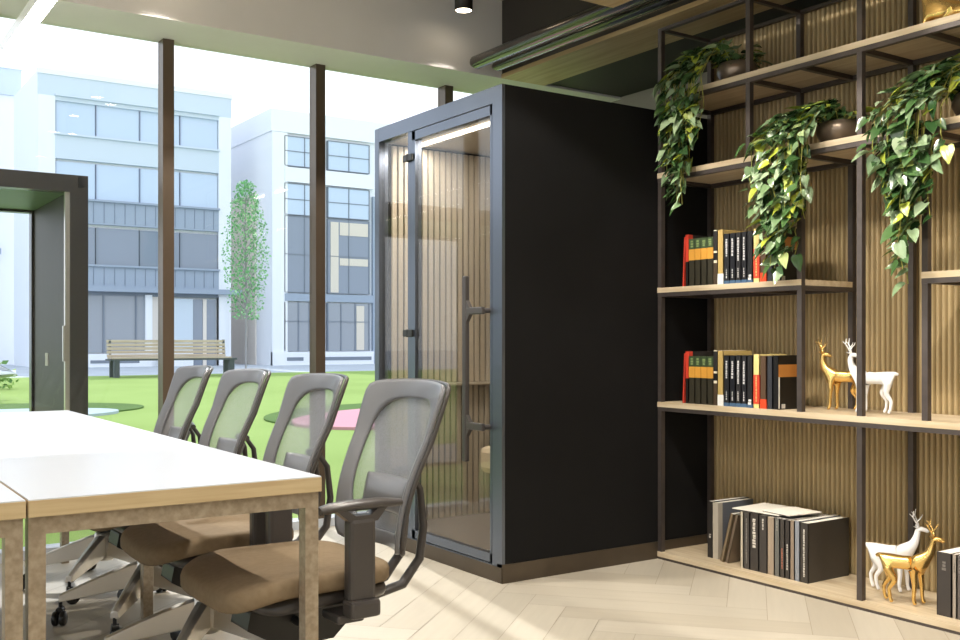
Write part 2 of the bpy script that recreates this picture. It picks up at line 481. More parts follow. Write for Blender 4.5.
def row_small(zs, where, grp, second):
    X=3.625
    def Y(px): return yx(px,X)
    def bk(nm,lab,p0,p1,h,cover,**k):
        y0,y1=Y(p0),Y(p1); w=abs(y0-y1)*.97
        return book(nm,lab+' '+where,X,(y0+y1)/2,zs,w,h,k.pop('dp',.19),cover,group=grp,**k)
    bk('book','thin red book leaning at left end of row',682.3,684.2,.245,(190,60,45),lean=.045,dp=.16)
    bk('book','book with red upper, black lower spine',685.6,688.4,.255,(30,26,26),bands=[(.48,1,(196,60,42))],dp=.2)
    names=['first','second','third','fourth']
    for i in range(4):
        bk('book','olive book with orange band, %s from left of four,'%names[i],688.8+6.1*i,694.7+6.1*i,.232,(50,47,36),bands=[(.55,.78,(205,148,60)),(.78,1,(58,74,48))],dp=.18,text=[(.82,.96,(120,140,90),.5)])
    bk('book','cream book with black striped spine',713.4,717.2,.262,(232,222,196),bands=[(.45,.58,(30,28,26)),(.0,.4,(70,58,44)),(.62,.98,(44,42,40))],dp=.2)
    bk('book','tan yellow book with white foot before black books',717.5,723.3,.26,(186,160,98),bands=[(0,.2,(230,232,232))],dp=.2)
    cols=[(34,35,38),(26,28,34),(38,38,40),(30,30,34),(36,36,38)]
    nm2=['with small lettering, leftmost of five,','with small lettering, second of five,','with bold lettering, third of five,','with bold lettering, fourth of five,','with white tag at foot, last of five,']
    for i in range(5):
        p0=723.8+5.8*i
        bk('book','black book '+nm2[i],p0,p0+5.5,.238,cols[i],bands=[(0,.07,(70,98,128))],text=[(.45+.1*(i<2),.9,(205,205,205),.35),(.12,.3,(205,205,205),.2)] if i<4 else [(.06,.16,(220,220,215),.6)],dp=.19)
    bk('book','book with pale yellow top, red striped lower spine,',753.3,759.4,.246,(226,206,136),bands=[(.08,.62,(196,66,44))],text=[(.12,.6,(236,190,120),.2)],dp=.19)
    bk('book','brown book with orange red foot',760.2,766.2,.238,(84,64,48),bands=[(0,.18,(214,70,36))],dp=.19)
    bk('book','dark slate book beside the big black album',767.0,772.4,.238,(52,54,60),dp=.19)
    bk('album','large black album with orange band, right end of row',773.0,778.6,.242,(14,13,13),cat='album',
       dp=.17,coverband=[(.60,.83,.0,1,(186,124,58)),(.02,.6,.0,.045,(224,222,216)),(.02,.1,.12,.26,(208,206,200))])
row_small(SH[3]+TH,'on upper book shelf','books on the upper book shelf',False)
row_small(SH[2]+TH,'on middle book shelf','books on the middle book shelf',True)

def row_low():
    X=3.66; zs=SH[1]+TH
    g='books on the bottom shelf'
    def Y(px,XX=X): return yx(px,XX)
    def bk(lab,p0,p1,h,cover,x=X,**k):
        y0,y1=Y(p0,x),Y(p1,x); w=abs(y0-y1)*.97
        return book(k.pop('name','book'),lab,x,(y0+y1)/2,zs,w,h,k.pop('dp',.26),cover,group=g,**k)
    bk('black book at the far left of the bottom shelf',707.6,712.5,.275,(44,40,38),text=[(.35,.42,(190,186,176),.5)],x=3.70)
    bk('slate book with pale stone spine, second from left on the bottom shelf',712.8,718.2,.272,(98,102,110),x=3.70,bands=[(0,1,(176,168,154))],dp=.25)
    for i,(c,l) in enumerate((((128,112,88),'olive brown book leaning on the slate one, left of two leaning'),((112,98,82),'taupe book leaning, right of the two leaning on the bottom shelf'))):
        book('book',l,3.67,yx(721.5+5*i,3.67),zs+.004,.018,.245,.24,c,group=g,lean=.27)
    L=[(740.3,743.2,(196,186,166),'thin cream book at the left edge of the tight block of dark books',None),
       (743.5,749.5,(74,70,66),'dark grey book with tiny lettering beside the thin cream book',[(.1,.9,(150,146,140),.12)]),
       (749.8,758.6,(60,56,53),'thick charcoal book with large white lettering and orange emblem',[(.4,.9,(214,208,196),.4)]),
       (758.9,767.0,(64,60,57),'charcoal book with pale bar low on its spine',[(.75,.95,(205,200,190),.2)]),
       (767.3,774.2,(158,142,124),'wide taupe book in the middle of the dark block',None),
       (774.5,779.5,(104,104,100),'mid grey book right of the wide taupe one',[(.78,.95,(150,148,140),.3)]),
       (779.8,784.6,(66,62,58),'dark book with reddish lettering on the bottom shelf',[(.15,.5,(170,110,90),.3)]),
       (784.9,789.7,(58,54,51),'dark book with white lettering near the narrow taupe book',[(.15,.6,(205,200,190),.25)]),
       (790.0,794.3,(140,124,108),'narrow taupe book before the light slate one',None),
       (794.6,799.6,(136,140,148),'light slate book near the right end of the block',None),
       (799.9,808.2,(58,54,50),'dark book with white spine lettering closing the right end of the block',[(.1,.9,(205,200,190),.22)])]
    for i,(a,b,c,l,t) in enumerate(L):
        ban=[(.3,.38,(186,132,78))] if i==2 else ([(.04,.45,(190,180,160))] if i==3 else [])
        hh=.262+(.004 if i in (2,9) else 0)
        bb=bk(l,a,b,hh,c,text=t,dp=.285,x=3.655)
        if i==3: pass
    # loose magazines lying on top
    for k,(p,dz,lab,sz) in enumerate(((775,0.0,'white covered magazine lying flat across the block of dark books',(.25,.26)),(793,.0072,'dark backed white magazine lying on top of the other magazine',(.2,.17)))):
        y=yx(p,3.8); r=empty('magazine',(3.66+.02*k,y,zs+.2665+dz),.06-.16*k); tag(r,lab,'magazine','magazines on the bottom shelf books')
        MB().box(0,sz[0],-sz[1]/2,sz[1]/2,0,.0025).build('back_cover',bookmat((40,38,36)),r)
        MB().box(0.001,sz[0]-.001,-sz[1]/2,sz[1]/2,.0025,.0065).build('pages',M['pages'],r)
    R=[(936.5,951.5,(58,53,50),'thick dark binder at the left of the right-hand bottom group'),(952,956.5,(150,140,128),'stone coloured book beside the thick dark binder'),(957,963,(92,86,82),'grey book third in the right-hand bottom group'),(963.5,972,(60,56,54),'dark book at the picture edge in the right-hand bottom group')]
    for a,b,c,l in R:
        bk(l,a,b,.245,c,x=3.66,dp=.27,text=[(.72,.86,(120,114,108),.3)],name='binder' if 'binder' in l else 'book')
row_low()

# ------------------------------------------------------------------ deer
def deer(name,label,material,loc,rz,turn=False,s=1.0,group=None):
    bm=bmesh.new(); L=bm.verts.layers.skin.verify()
    def V(p,r):
        v=bm.verts.new(p); v[L].radius=(r*1.22,r*1.22) if not hasattr(r,'__len__') else (r[0]*1.15,r[1]*1.15); return v
    def E(*vs):
        for a,b in zip(vs,vs[1:]): bm.edges.new((a,b))
    pel=V((-.075,0,.185),(.027,.031)); mid=V((-.01,0,.178),(.024,.028)); che=V((.06,0,.188),(.025,.032))
    E(pel,mid,che); pel[L].use_root=True
    n1=V((.092,0,.222),(.017,.020)); n2=V((.104,0,.262),(.012,.013))
    k=-1 if turn else 1
    hb=V((.106+.004*k,0,.292),(.012,.012)); hd=V((.106+.022*k,0,.297),(.0125,.012)); sn=V((.106+.05*k,0,.283),(.0065,.006))
    E(che,n1,n2,hb,hd,sn)
    for sy,fx in ((1,.0),(-1,-.022)):
        a=V((.055+fx,.022*sy,.145),(.014,.016)); b=V((.06+fx,.024*sy,.085),.0085); c=V((.062+fx*1.3,.024*sy,.03),.0066); d=V((.070+fx*1.3,.024*sy,.006),.0075)
        E(che,a,b,c,d)
    for sy,fx in ((1,0),(-1,.03)):
        a=V((-.078+fx*.3,.022*sy,.148),(.019,.024)); b=V((-.07+fx,.024*sy,.105),.0125); c=V((-.096+fx,.024*sy,.068),.0075); d=V((-.092+fx,.024*sy,.03),.0064); e=V((-.082+fx,.024*sy,.006),.0078)
        E(pel,a,b,c,d,e)
    t1=V((-.108,0,.205),.010); t2=V((-.125,0,.198),.005); E(pel,t1,t2)
    me=bpy.data.meshes.new(name); bm.to_mesh(me); bm.free(); me.materials.append(material)
    r=empty(name,loc,rz); r.scale=(s,s,s); tag(r,label,'figurine',group)
    o=bpy.data.objects.new('body',me); C.objects.link(o); o.parent=r
    m=o.modifiers.new('Skin','SKIN'); m.use_smooth_shade=True
    m=o.modifiers.new('Sub','SUBSURF'); m.levels=2; m.render_levels=2
    an=MB(); hx=.106+.006*k
    for sy in (1,-1):
        y=.007*sy
        an.tube([(hx,y,.302),(hx-.008*k,y+.012*sy,.325),(hx-.02*k,y+.024*sy,.35),(hx-.016*k,y+.026*sy,.378)],[.004,.0036,.003,.0014],8)
        an.tube([(hx-.008*k,y+.012*sy,.325),(hx+.01*k,y+.016*sy,.345),(hx+.014*k,y+.016*sy,.358)],[.0032,.0025,.0012],8)
        an.tube([(hx-.02*k,y+.024*sy,.35),(hx-.034*k,y+.026*sy,.364)],[.0026,.0012],8)
    an.build('antlers',material,r)
    er=MB()
    for sy in (1,-1): er.tube([(hx-.004*k,.009*sy,.300),(hx-.012*k,.022*sy,.306),(hx-.018*k,.032*sy,.309)],[.004,.0055,.001],8,flat=.5)
    er.build('ears',material,r)
    return r
g='deer figurines'
z1=SH[1]+TH; z2=SH[2]+TH
deer('deer_figurine','polished gold deer figurine standing on the bottom shelf, in front of a white deer',M['gold'],(3.70,yx(906,3.70),z1),-PI/2+.42,False,.93,g)
deer('deer_figurine','white deer figurine standing behind the gold one on the bottom shelf',M['white_gloss'],(3.84,yx(892,3.84),z1),-PI/2+.45,False,.93,g)
deer('deer_figurine','gold deer figurine on the middle shelf looking back over its body',M['gold'],(3.80,yx(843,3.80),z2),PI/2+.42,True,.84,g)
deer('deer_figurine','white deer figurine on the middle shelf partly behind a post',M['white_gloss'],(3.74,yx(872,3.74),z2),PI/2+.4,True,.84,g)
# reclining gold figurine on top shelf (only its front shows)
def recline():
    bm=bmesh.new(); L=bm.verts.layers.skin.verify()
    def V(p,r):
        v=bm.verts.new(p); v[L].radius=(r,r); return v
    def E(*vs):
        for a,b in zip(vs,vs[1:]): bm.edges.new((a,b))
    pel=V((-.10,0,.045),.04); mid=V((-.03,0,.055),.037); che=V((.04,0,.075),.036); pel[L].use_root=True
    n=V((.07,0,.12),.022); h=V((.085,0,.16),.021); s_=V((.12,0,.152),.011); E(pel,mid,che,n,h,s_)
    for sy in (1,-1):
        a=V((.062,.022*sy,.04),.012); b=V((.07,.022*sy,.008),.010); c=V((.092,.022*sy,.007),.007); E(che,a,b,c)
        a=V((-.06,.035*sy,.03),.02); b=V((-.02,.04*sy,.014),.011); E(pel,a,b)
    t=V((-.15,0,.02),.008); E(pel,t)
    me=bpy.data.meshes.new('animal_figurine'); bm.to_mesh(me); bm.free(); me.materials.append(M['gold'])
    o=bpy.data.objects.new('animal_figurine',me); C.objects.link(o)
    m=o.modifiers.new('Skin','SKIN'); m.use_smooth_shade=True
    m=o.modifiers.new('Sub','SUBSURF'); m.levels=2; m.render_levels=2
    o.location=(3.68,yx(944,3.68),SH[5]+TH); o.rotation_euler=(0,0,PI/2)
    tag(o,'gold reclining animal figurine on the topmost shelf at the upper right','figurine')
recline()

# ------------------------------------------------------------------ trailing plants
def leaf(mb, p, down, nrm, size, rnd):
    d=down.normalized(); n=nrm-d*nrm.dot(d)
    if n.length<1e-4: n=Vector((0,1,0))
    n.normalize(); s=d.cross(n).normalized()
    # heart outline: (across, along)
    o=[(0,.0),(.22,-.07),(.40,.05),(.44,.28),(.33,.58),(.14,.86),(0,1.05)]
    w=.85; curl=rnd.uniform(.05,.22)
    vs=[]
    cen=[0,.3,.6]
    for a in (0,.30,.62,1.05): vs.append(p+d*a*size - n*curl*size*a*a)
    ctr=len(vs)
    lift=rnd.uniform(.08,.2)
    def P(x,a): return p+d*a*size+s*x*w*size+n*(abs(x)*lift*size*2)-n*curl*size*max(a,0)**2
    for sg in (1,-1):
        for x,a in o[1:6]: vs.append(P(x*sg,a))
    fs=[]
    for k,b in ((0,ctr),(1,ctr+5)):
        q=[(0,b,b+1),(0,b+1,b+2,1),(1,b+2,b+3,2),(2,b+3,b+4,3)]
        for f in q: fs.append(f if k==0 else f[::-1])
    mb.add(vs,fs,True)
def plant(label, potc, zt, hang_y, hang_w, zbot, ztop, seed, pr=.085):
    rnd=random.Random(seed)
    r=empty('trailing_plant',(potc[0],potc[1],zt)); tag(r,label,'plant','trailing plants on the bookcase')
    lc=Vector((potc[0],potc[1],zt))
    prof=[(.0,0),(pr*.55,0),(pr*.8,.02),(pr,.055),(pr*.98,.08),(pr*.9,.10),(pr*.84,.10),(pr*.86,.07),(0,.06)]
    MB().lathe(prof,32).build('pot',M['pot'],r)
    MB().lathe([(0,.086),(pr*.84,.086)],24).build('soil',M['soil'],r)
    lf=MB(); st=MB()
    nv=34
    for i in range(nv):
        q=rnd.uniform(-1,1)
        yh=hang_y+q*hang_w*(.95)
        frac=rnd.random()
        zb=zbot+(zt-zbot)*(.85*abs(q)**1.5*rnd.uniform(.4,1)+ (0.0 if i<5 else frac*.75))
        if i<5: yh=hang_y+rnd.uniform(-.25,.25)*hang_w
        xh=XF-rnd.uniform(.02,.10)
        a0=Vector((potc[0]+rnd.uniform(-.04,.03),potc[1]+rnd.uniform(-.05,.05),zt+.085))
        arch=rnd.uniform(.03,ztop-zt-.12)
        a1=Vector((potc[0]-.05,a0.y+(yh-a0.y)*.30,zt+.13+arch))
        a2=Vector((XF-.01,a0.y+(yh-a0.y)*.65,zt+.10+arch*.8))
        a3=Vector((xh,yh,zt+.02+arch*.3))
        pts=[a0,a1,a2,a3]
        z=zt-.02; y=yh; x=xh
        while z>zb:
            z-=.05; y+=rnd.uniform(-.014,.014)+ (hang_y-y)*.03; x+=rnd.uniform(-.012,.012); x=min(max(x,XF-.13),XF-.012)
            pts.append(Vector((x,y,z)))
        # smooth
        P=[]
        for k in range(len(pts)-1):
            for t in ((0,.33,.66) if k<3 else (0,.5)): P.append(pts[k].lerp(pts[k+1],t))
        P.append(pts[-1])
        st.tube([p-lc for p in P],.0022,5)
        for k in range(1,len(P)):
            if rnd.random()<.85:
                p=P[k]-lc
                out=Vector((rnd.uniform(-1,-.25),rnd.uniform(-.9,.9),rnd.uniform(-.1,.6)))
                if k<9: dn=Vector((rnd.uniform(-1,-.1),rnd.uniform(-.5,1.0),rnd.uniform(-.6,.1))); out=Vector((rnd.uniform(-.8,-.1),rnd.uniform(-.2,.5),1))
                else: dn=Vector((rnd.uniform(-.9,0.1),rnd.uniform(-.5,1.1),rnd.uniform(-.9,-.1))); out=Vector((rnd.uniform(-1,-.2),rnd.uniform(-.3,.6),rnd.uniform(.3,1.1)))
                pp=p+Vector((rnd.uniform(-.02,.005),rnd.uniform(-.02,.02),0))
                leaf(lf,pp,dn,out,rnd.uniform(.040,.078),rnd)
    # crown at the pot
    for i in range(46):
        a=rnd.uniform(0,2*PI); rr=rnd.uniform(.02,.13)
        x=max(-.2,min(.07,math.cos(a)*rr)); 
        p=Vector((x,math.sin(a)*rr,.10+rnd.uniform(.0,max(.02,ztop-zt-.12))*(1-rr*3)))
        leaf(lf,p,Vector((math.cos(a)*.8,math.sin(a),rnd.uniform(-.5,.3))),Vector((rnd.uniform(-.4,.3),rnd.uniform(-.3,.3),1)),rnd.uniform(.045,.075),rnd)
        st.tube([(x*.2,math.sin(a)*.02,.085),tuple(p)],.002,5)
    lf.build('foliage',M['leaf'],r,recalc=False); st.build('vines',M['stem'],r)
plant('trailing pothos in a bronze bowl, hanging beside the black booth',(3.73,3.33,0),SH[5]+TH,3.51,.16,1.76,2.52,3,.095)
plant('trailing pothos above the books, middle of the three hanging plants',(3.74,2.76,0),SH[4]+TH,2.92,.17,1.37,2.12,11,.10)
plant('trailing pothos in a bowl at the right edge of the picture',(3.73,2.13,0),SH[4]+TH,2.31,.16,1.34,2.17,23,.10)

# ------------------------------------------------------------------ tables
def table(name,label,x0,x1,y0,y1,group):
    r=empty(name,((x0+x1)/2,(y0+y1)/2,0)); tag(r,label,'table',group)
    hx,hy=(x1-x0)/2,(y1-y0)/2
    MB().box(-hx,hx,-hy,hy,.711,.748).build('tabletop',M['ply'],r,bevel=.001)
    MB().box(-hx+.001,hx-.001,-hy+.001,hy-.001,.748,.7505).build('white_surface',M['table_top'],r)
    for yy in (-hy+.012,0,hy-.052):
        l=MB(); a=.0
        l.box(-hx+.002,-hx+.038,yy,yy+.04,0,.671)
        l.box(hx-.040,hx-.004,yy,yy+.04,0,.671)
        l.box(-hx+.002,hx-.004,yy,yy+.04,.671,.709)
        l.build('leg_frame',M['galv'],r)
    MB().box(-.02,.02,-hy+.05,hy-.05,.675,.71).build('beam',M['galv'],r)
    return r
table('meeting_table','white topped meeting table with plywood edge nearest to the row of chairs',.419,1.118,2.385,5.33,'meeting tables')
table('meeting_table','second white meeting table at the lower left corner of the picture',-.285,.414,2.385,5.33,'meeting tables')

# ------------------------------------------------------------------ office chairs (front = -x)
def chair_proto():
    r=empty('office_chair',(0,0,0))
    # seat cushion
    def cushion(z0,z1,lx,ly,front,sh=0):
        mb=MB(); nr,na=9,48
        def shape(q):
            c,s_=math.cos(q),math.sin(q); e=.42
            x=lx*(abs(c)**e)*(1 if c>0 else -1); y=ly*(abs(s_)**e)*(1 if s_>0 else -1)
            y*=1-.06*(x/lx) 
            return x,y
        rings=[]
        for k in range(nr+1):
            t=k/nr; rings.append((t*.93, z1+.004*(1-t)**1 ,0))
        rings=[(t*.95,z1-.006*(t**3)+.0,0) for t in [i/7 for i in range(8)]]+[(.985,z1-.013,0),(1.0,z1-.026,0),(.998,z0+.010,0),(.975,z0,0),(0,z0,0)]
        vs=[];fs=[]
        for t,z,_ in rings:
            for j in range(na):
                x,y=shape(2*PI*j/na); x*=t; y*=t
                f=max(0,(-x-lx*.35)/(lx*.65)); b=max(0,(x-lx*.6)/(lx*.4))
                zz=z-front*f*f + .012*(abs(y)/ly)**2*(1-f) + .0*b
                vs.append((x+sh,y,zz))
        for i in range(len(rings)-1):
            for j in range(na):
                k=(j+1)%na; fs.append((i*na+j,i*na+k,(i+1)*na+k,(i+1)*na+j))
        mb.add(vs,fs,True); return mb
    cushion(.418,.476,.255,.238,.026).build('seat',M['seat'],r,weld=True)
    cushion(.375,.417,.20,.215,.0,.05).build('seat_pan',M['dark_plastic'],r,weld=True)
    m=MB(); m.prism([(-.13,.36),(.18,.36),(.22,.34),(.12,.25),(-.03,.245),(-.14,.31)],'y',-.06,.06)
    m.box(-.04,.16,-.05,.05,.33,.38)
    m.cyl((.0,-.16,.32),(.0,.16,.32),.012)
    m.build('tilt_mechanism',M['black_plastic'],r,bevel=.006)
    MB().cyl((0,0,.19),(0,0,.27),.024,20).cyl((0,0,.12),(0,0,.2),.031,20).build('gas_column',M['chrome'],r)
    # five star base
    b=MB()
    b.lathe([(0,.24),(.04,.24),(.05,.22),(.05,.13),(.035,.115),(0,.115)],24)
    for i in range(5):
        a=2*PI*i/5+.28; Mx=Matrix.Rotation(a,4,'Z')
        n=8; vs=[];fs=[]
        for k in range(n+1):
            t=k/n; x=.03+.30*t; zt=.235-.115*t**1.15; zb=.14-.050*t; hw=.026-.010*t
            vs+=[(x,-hw,zb),(x,hw,zb),(x,hw*.9,zt-.006),(x,0,zt),(x,-hw*.9,zt-.006)]
        for k in range(n):
            for j in range(5):
                q=(j+1)%5; fs.append((k*5+j,k*5+q,(k+1)*5+q,(k+1)*5+j))
        fs.append(tuple(range(5))[::-1]); fs.append(tuple(n*5+j for j in range(5)))
        b.add(vs,fs,False,Mx)
    b.build('star_base',M['alu'],r,bevel=.003)
    for i in range(5):
        a=2*PI*i/5+.28; Mx=Matrix.Rotation(a,4,'Z')@Matrix.Translation((.325,0,0))@Matrix.Rotation(.7*i,4,'Z')
        c=MB()
        for sy in (-1,1):
            c.lathe([(0,-.010),(.024,-.010),(.028,-.006),(.028,.006),(.024,.010),(0,.010)],20,M=Mx@Matrix.Translation((.012,.014*sy,.029))@Matrix.Rotation(PI/2,4,'X'))
        c.tube([(-.012,0,.06),(.0,0,.058),(.014,0,.057)],.015,10,M=Mx)
        c.cyl((0,0,.05),(0,0,.095),.007,M=Mx)
        c.build('caster',M['black_plastic'],r)
    # backrest
    zb,zt=.485,.972
    def surf(u,v,off=0):
        y=(2*u-1); 
        w=.190+.038*v
        x=.312-.018*math.sin(PI*min(v*1.5,1))+.145*v + .02*(1-v)**3
        x-=.075*y*y*(1-.2*v)
        z=zb+(zt-zb)*v - .008*max(0,v-.7)/.3*y*y
        return Vector((x+off,y*w,z))
    # rounded rectangular outline remap
    def rr(u,v):
        a,b_=2*u-1,2*v-1
        k=.10
        ua=a*math.sqrt(max(0,1-k*abs(b_)**14)); vb=b_*math.sqrt(max(0,1-k*abs(a)**14))
        return (ua+1)/2,(vb+1)/2
    def sq(q,e,su,sv,cv):
        c,s_=math.cos(q),math.sin(q)
        m_=(abs(c)**e+abs(s_)**e)**(1.0/e)
        return (1+su*c/m_)/2,(cv+sv*s_/m_)
    def fr(q,t,e_in=3.6,su=.81,sv=.41):
        q=-2*PI*q; uo,vo=sq(q,16,1,.5,.5); ui,vi=sq(q,e_in,su,sv,.485)
        return surf(ui+(uo-ui)*t,vi+(vo-vi)*t,.003*math.sin(PI*t)*-1)
    fm=MB(); fm.grid(lambda u,v: fr(u,v),96,7)
    fo=fm.build('back_frame',M['grey_plastic'],r,recalc=False,weld=True)
    so=fo.modifiers.new('Solid','SOLIDIFY'); so.thickness=.013; so.offset=-1
    # hidden-side darker rim
    rim=[]
    for k in range(121):
        uo,vo=sq(2*PI*k/120,16,1,.5,.5); rim.append(surf(uo,vo,.010))
    MB().tube(rim,.0075,8,cap=False).build('back_rim',M['dark_plastic'],r)
    def ms(q,t):
        u_,v_=sq(-2*PI*q,3.6,.86,.435,.485); return surf(.5+(u_-.5)*t,.485+(v_-.485)*t,.006)
    mm=MB(); mm.grid(ms,72,10)
    mm.build('back_mesh',M['mesh'],r,recalc=False,weld=True)
    # lumbar pad behind mesh
    lb=MB()
    lb.grid(lambda u,v: surf(.5+(u-.5)*.60,.20+.22*v,0)+Vector((-.004-.030*(math.sin(PI*u)*math.sin(PI*v))**.7,0,0)),18,12)
    lo=lb.build('lumbar_pad',M['grey_plastic'],r,recalc=False); s2=lo.modifiers.new('Solid','SOLIDIFY'); s2.thickness=.02; s2.offset=1
    # spine: bracket rising behind the seat
    sp=MB()
    for yy in (-.055,.055):
        sp.tube([(.10,yy*.6,.35),(.24,yy*.8,.345),(.35,yy,.37),(.41,yy,.44),(.425,yy,.54),(.415,yy*.9,.65),(.385,yy*.6,.70)],[.018,.020,.020,.018,.016,.014,.012],10,flat=.7)
    sp.tube([(.385,-.05,.695),(.392,0,.705),(.385,.05,.695)],.012,10)
    sp.build('back_support',M['dark_plastic'],r)
    # arms
    for sy in (-1,1):
        a=MB(); Y=.262*sy
        a.bbox(.055,.135,Y-.022,Y+.022,.40,.625,.012)
        a.bbox(.050,.14,Y-.04,Y+.02,.362,.41,.010)
        a.bbox(.03,.11,min(Y,Y-.10*sy),max(Y,Y-.10*sy),.345,.368,.006)
        a.build('armrest_post',M['dark_plastic'],r)
        p=MB()
        p.tube([(-.025,Y,.652),(0.01,Y,.657),(.07,Y,.659),(.15,Y,.659),(.22,Y,.655)],[.018,.023,.025,.025,.016],12,flat=.62)
        p.prism([(.01,.655),(.04,.655),(.075,.632),(.12,.632),(.15,.655),(.175,.655),(.14,.615),(.06,.615)],'y',Y-.018,Y+.018)
        p.build('armrest_pad',M['dark_plastic'],r,bevel=.002)
    return r
proto=chair_proto()
cl=['brown seated mesh office chair nearest the camera, at the corner of the white table',
    'mesh back office chair second from the camera along the white table',
    'mesh back office chair third from the camera along the white table',
    'mesh back office chair farthest from the camera, nearest the garden window']
for i,(x,y,rz) in enumerate(((1.15,2.69,0.02),(1.15,3.35,-.02),(1.15,4.04,.015),(1.145,4.71,-.015))):
    o=proto if i==0 else copy_tree(proto)
    o.location=(x,y,0); o.rotation_euler=(0,0,rz); tag(o,cl[i],'office chair','office chairs at the meeting table')

# ------------------------------------------------------------------ lamps
def linear(x,y0,y1,z,label,e=1):
    r=empty('linear_lamp',(x,(y0+y1)/2,z)); tag(r,label,'ceiling lamp','linear ceiling lamps')
    h=(y1-y0)/2
    MB().box(-.028,.028,-h,h,.004,.05).build('housing',M['white_gloss'],r)
    MB().box(-.026,.026,-h+.002,h-.002,-.004,.004).build('diffuser',M['strip_glow'],r)
    for yy in (-h+1.0,h-1.5): MB().cyl((0,yy,.05),(0,yy,ZC-z),.002,6).build('cable',M['lamp_black'],r)
linear(.768,-.5,5.05,2.355,'long white linear lamp hanging over the meeting table at the upper left')
linear(-1.1,-3.4,4.4,2.68,'added linear lamp left of the meeting tables, outside the picture')  # fill lamp out of view, added to brighten the room
linear(-3.2,-3.4,4.4,2.68,'added linear lamp at the far left side of the room, outside the picture')  # another added fill lamp, also unseen
def can(x,y,label,e=20,z=3.0,aim=None,size=84,vis=True):
    r=empty('downlight',(x,y,z)); tag(r,label,'downlight','ceiling downlights')
    MB().lathe([(.046,0.004),(.046,0),(.052,0),(.052,.2),(0,.2)],28).build('can',M['lamp_black'],r)
    MB().lathe([(0,.003),(.046,.003)],24).build('bulb',M['lamp_glow'],r)
    rot=(0,0,0)
    if aim:
        d=Vector(aim)-Vector((x,y,z)); rot=d.to_track_quat('-Z','Y').to_euler()
    s=add_light('downlight_beam','SPOT',(0,0,-.006),e,(1,.93,.84),rot,spot_size=math.radians(size),spot_blend=.12,shadow_soft_size=.03)
    s.parent=r
can(3.19,4.9,'black cylindrical downlight in front of the window beam',22)
can(1.5,4.9,'black downlight in the ceiling above the far end of the table, out of frame',22)
for i,y in enumerate((4.0,2.6,1.2,-.2)):
    can(2.1,y,'added unseen black downlight over the aisle',110,aim=(2.0,y,0),size=120)  # out of view, added to light the aisle
for i,y in enumerate((3.9,3.1,2.3,1.5)):
    can(1.95,y-.3,'added unseen black downlight aimed at the bookcase',75,z=3.0,aim=(3.75,y-.6,1.4),size=70)  # out of view, added to light the shelves

# ------------------------------------------------------------------ ceiling bits
d=empty('ventilation_duct',(3.38,5.05,2.765)); tag(d,'pair of shiny rounded metal duct tubes running along the dark bulkhead','duct')
MB().tube([(0,0.03,0),(0,.0,0),(0,-5.5,0)],[.03,.048,.048],28,M=None,flat=.8).build('tube',M['tube_metal'],d)
MB().tube([(.13,0.0,-.008),(.13,-.04,-.008),(.13,-5.5,-.008)],[.02,.040,.040],28,flat=.8).build('tube',M['tube_metal'],d)
o=MB().box(2.5,3.26,2.6,3.69,2.70,2.73).build('ceiling_raft',M['soffit_wood']); tag(o,'pale oak ceiling raft just entering the top edge above the booth','ceiling raft')
p=empty('ceiling_pipes',(2.75,5.0,3.06)); tag(p,'thin metal pipes running under the ceiling at the top edge','pipes')
for dx in (0,.05): MB().cyl((dx,-.0,0),(dx+.02,-3.0,0.0),.011,12).build('pipe',M['alu'],p)

# ------------------------------------------------------------------ outside
def gz(y): return -.03+.28*max(0,min(1,(y-6.2)/16.0))
lw=MB(); lw.grid(lambda u,v:(-40+90*u,5.6+19.3*v,gz(5.6+19.3*v)),2,24,False); structure(lw.build('ground_lawn',M['lawn']))
structure(MB().box(-60,80,24.9,70,-.2,.245).build('ground_paving',M['stone']))
def disc(name,cx,cy,a,b,dz,m,label,rot=0,th=.02):
    mb=MB(); n=48; pts=[]
    for j in range(n):
        q=2*PI*j/n; x=a*math.cos(q); y=b*math.sin(q); X=cx+x*math.cos(rot)-y*math.sin(rot); Y=cy+x*math.sin(rot)+y*math.cos(rot); pts.append((X,Y))
    vs=[(X,Y,gz(Y)+dz) for X,Y in pts]+[(X,Y,gz(Y)-th) for X,Y in pts]
    mb.add(vs,[list(range(n))]+[(i,(i+1)%n,(i+1)%n+n,i+n) for i in range(n)])
    o=mb.build(name,m); structure(o); return o
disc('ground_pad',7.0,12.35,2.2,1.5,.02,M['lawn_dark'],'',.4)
disc('ground_pad',6.95,11.75,2.05,1.2,.035,M['pink_pad'],'',.35)
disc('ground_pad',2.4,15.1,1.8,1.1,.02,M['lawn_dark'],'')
disc('ground_pad',2.1,14.3,1.55,.75,.035,M['grey_pad'],'')

M['b_white']=mat('facade_white',(232,236,243),.7)
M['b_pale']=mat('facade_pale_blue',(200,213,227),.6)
M['b_grey']=mat('facade_blue_grey',(152,165,184),.6)
M['b_beige']=mat('facade_beige',(226,218,210),.7)
M['b_line']=mat('facade_dark_line',(118,128,142),.5)
M['b_glass_hi']=mat('facade_glass_whitened',(192,209,231),.3,0,.4)  # upper floors: whitening by window-pane reflection put into the colour
M['b_line_hi']=mat('facade_line_whitened',(150,162,186),.5)  # upper frame lines, paled by the same painted reflection
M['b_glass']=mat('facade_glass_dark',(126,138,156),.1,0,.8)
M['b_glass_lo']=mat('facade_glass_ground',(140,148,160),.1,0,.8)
M['b_frame']=mat('facade_window_beige',(214,206,194),.6)

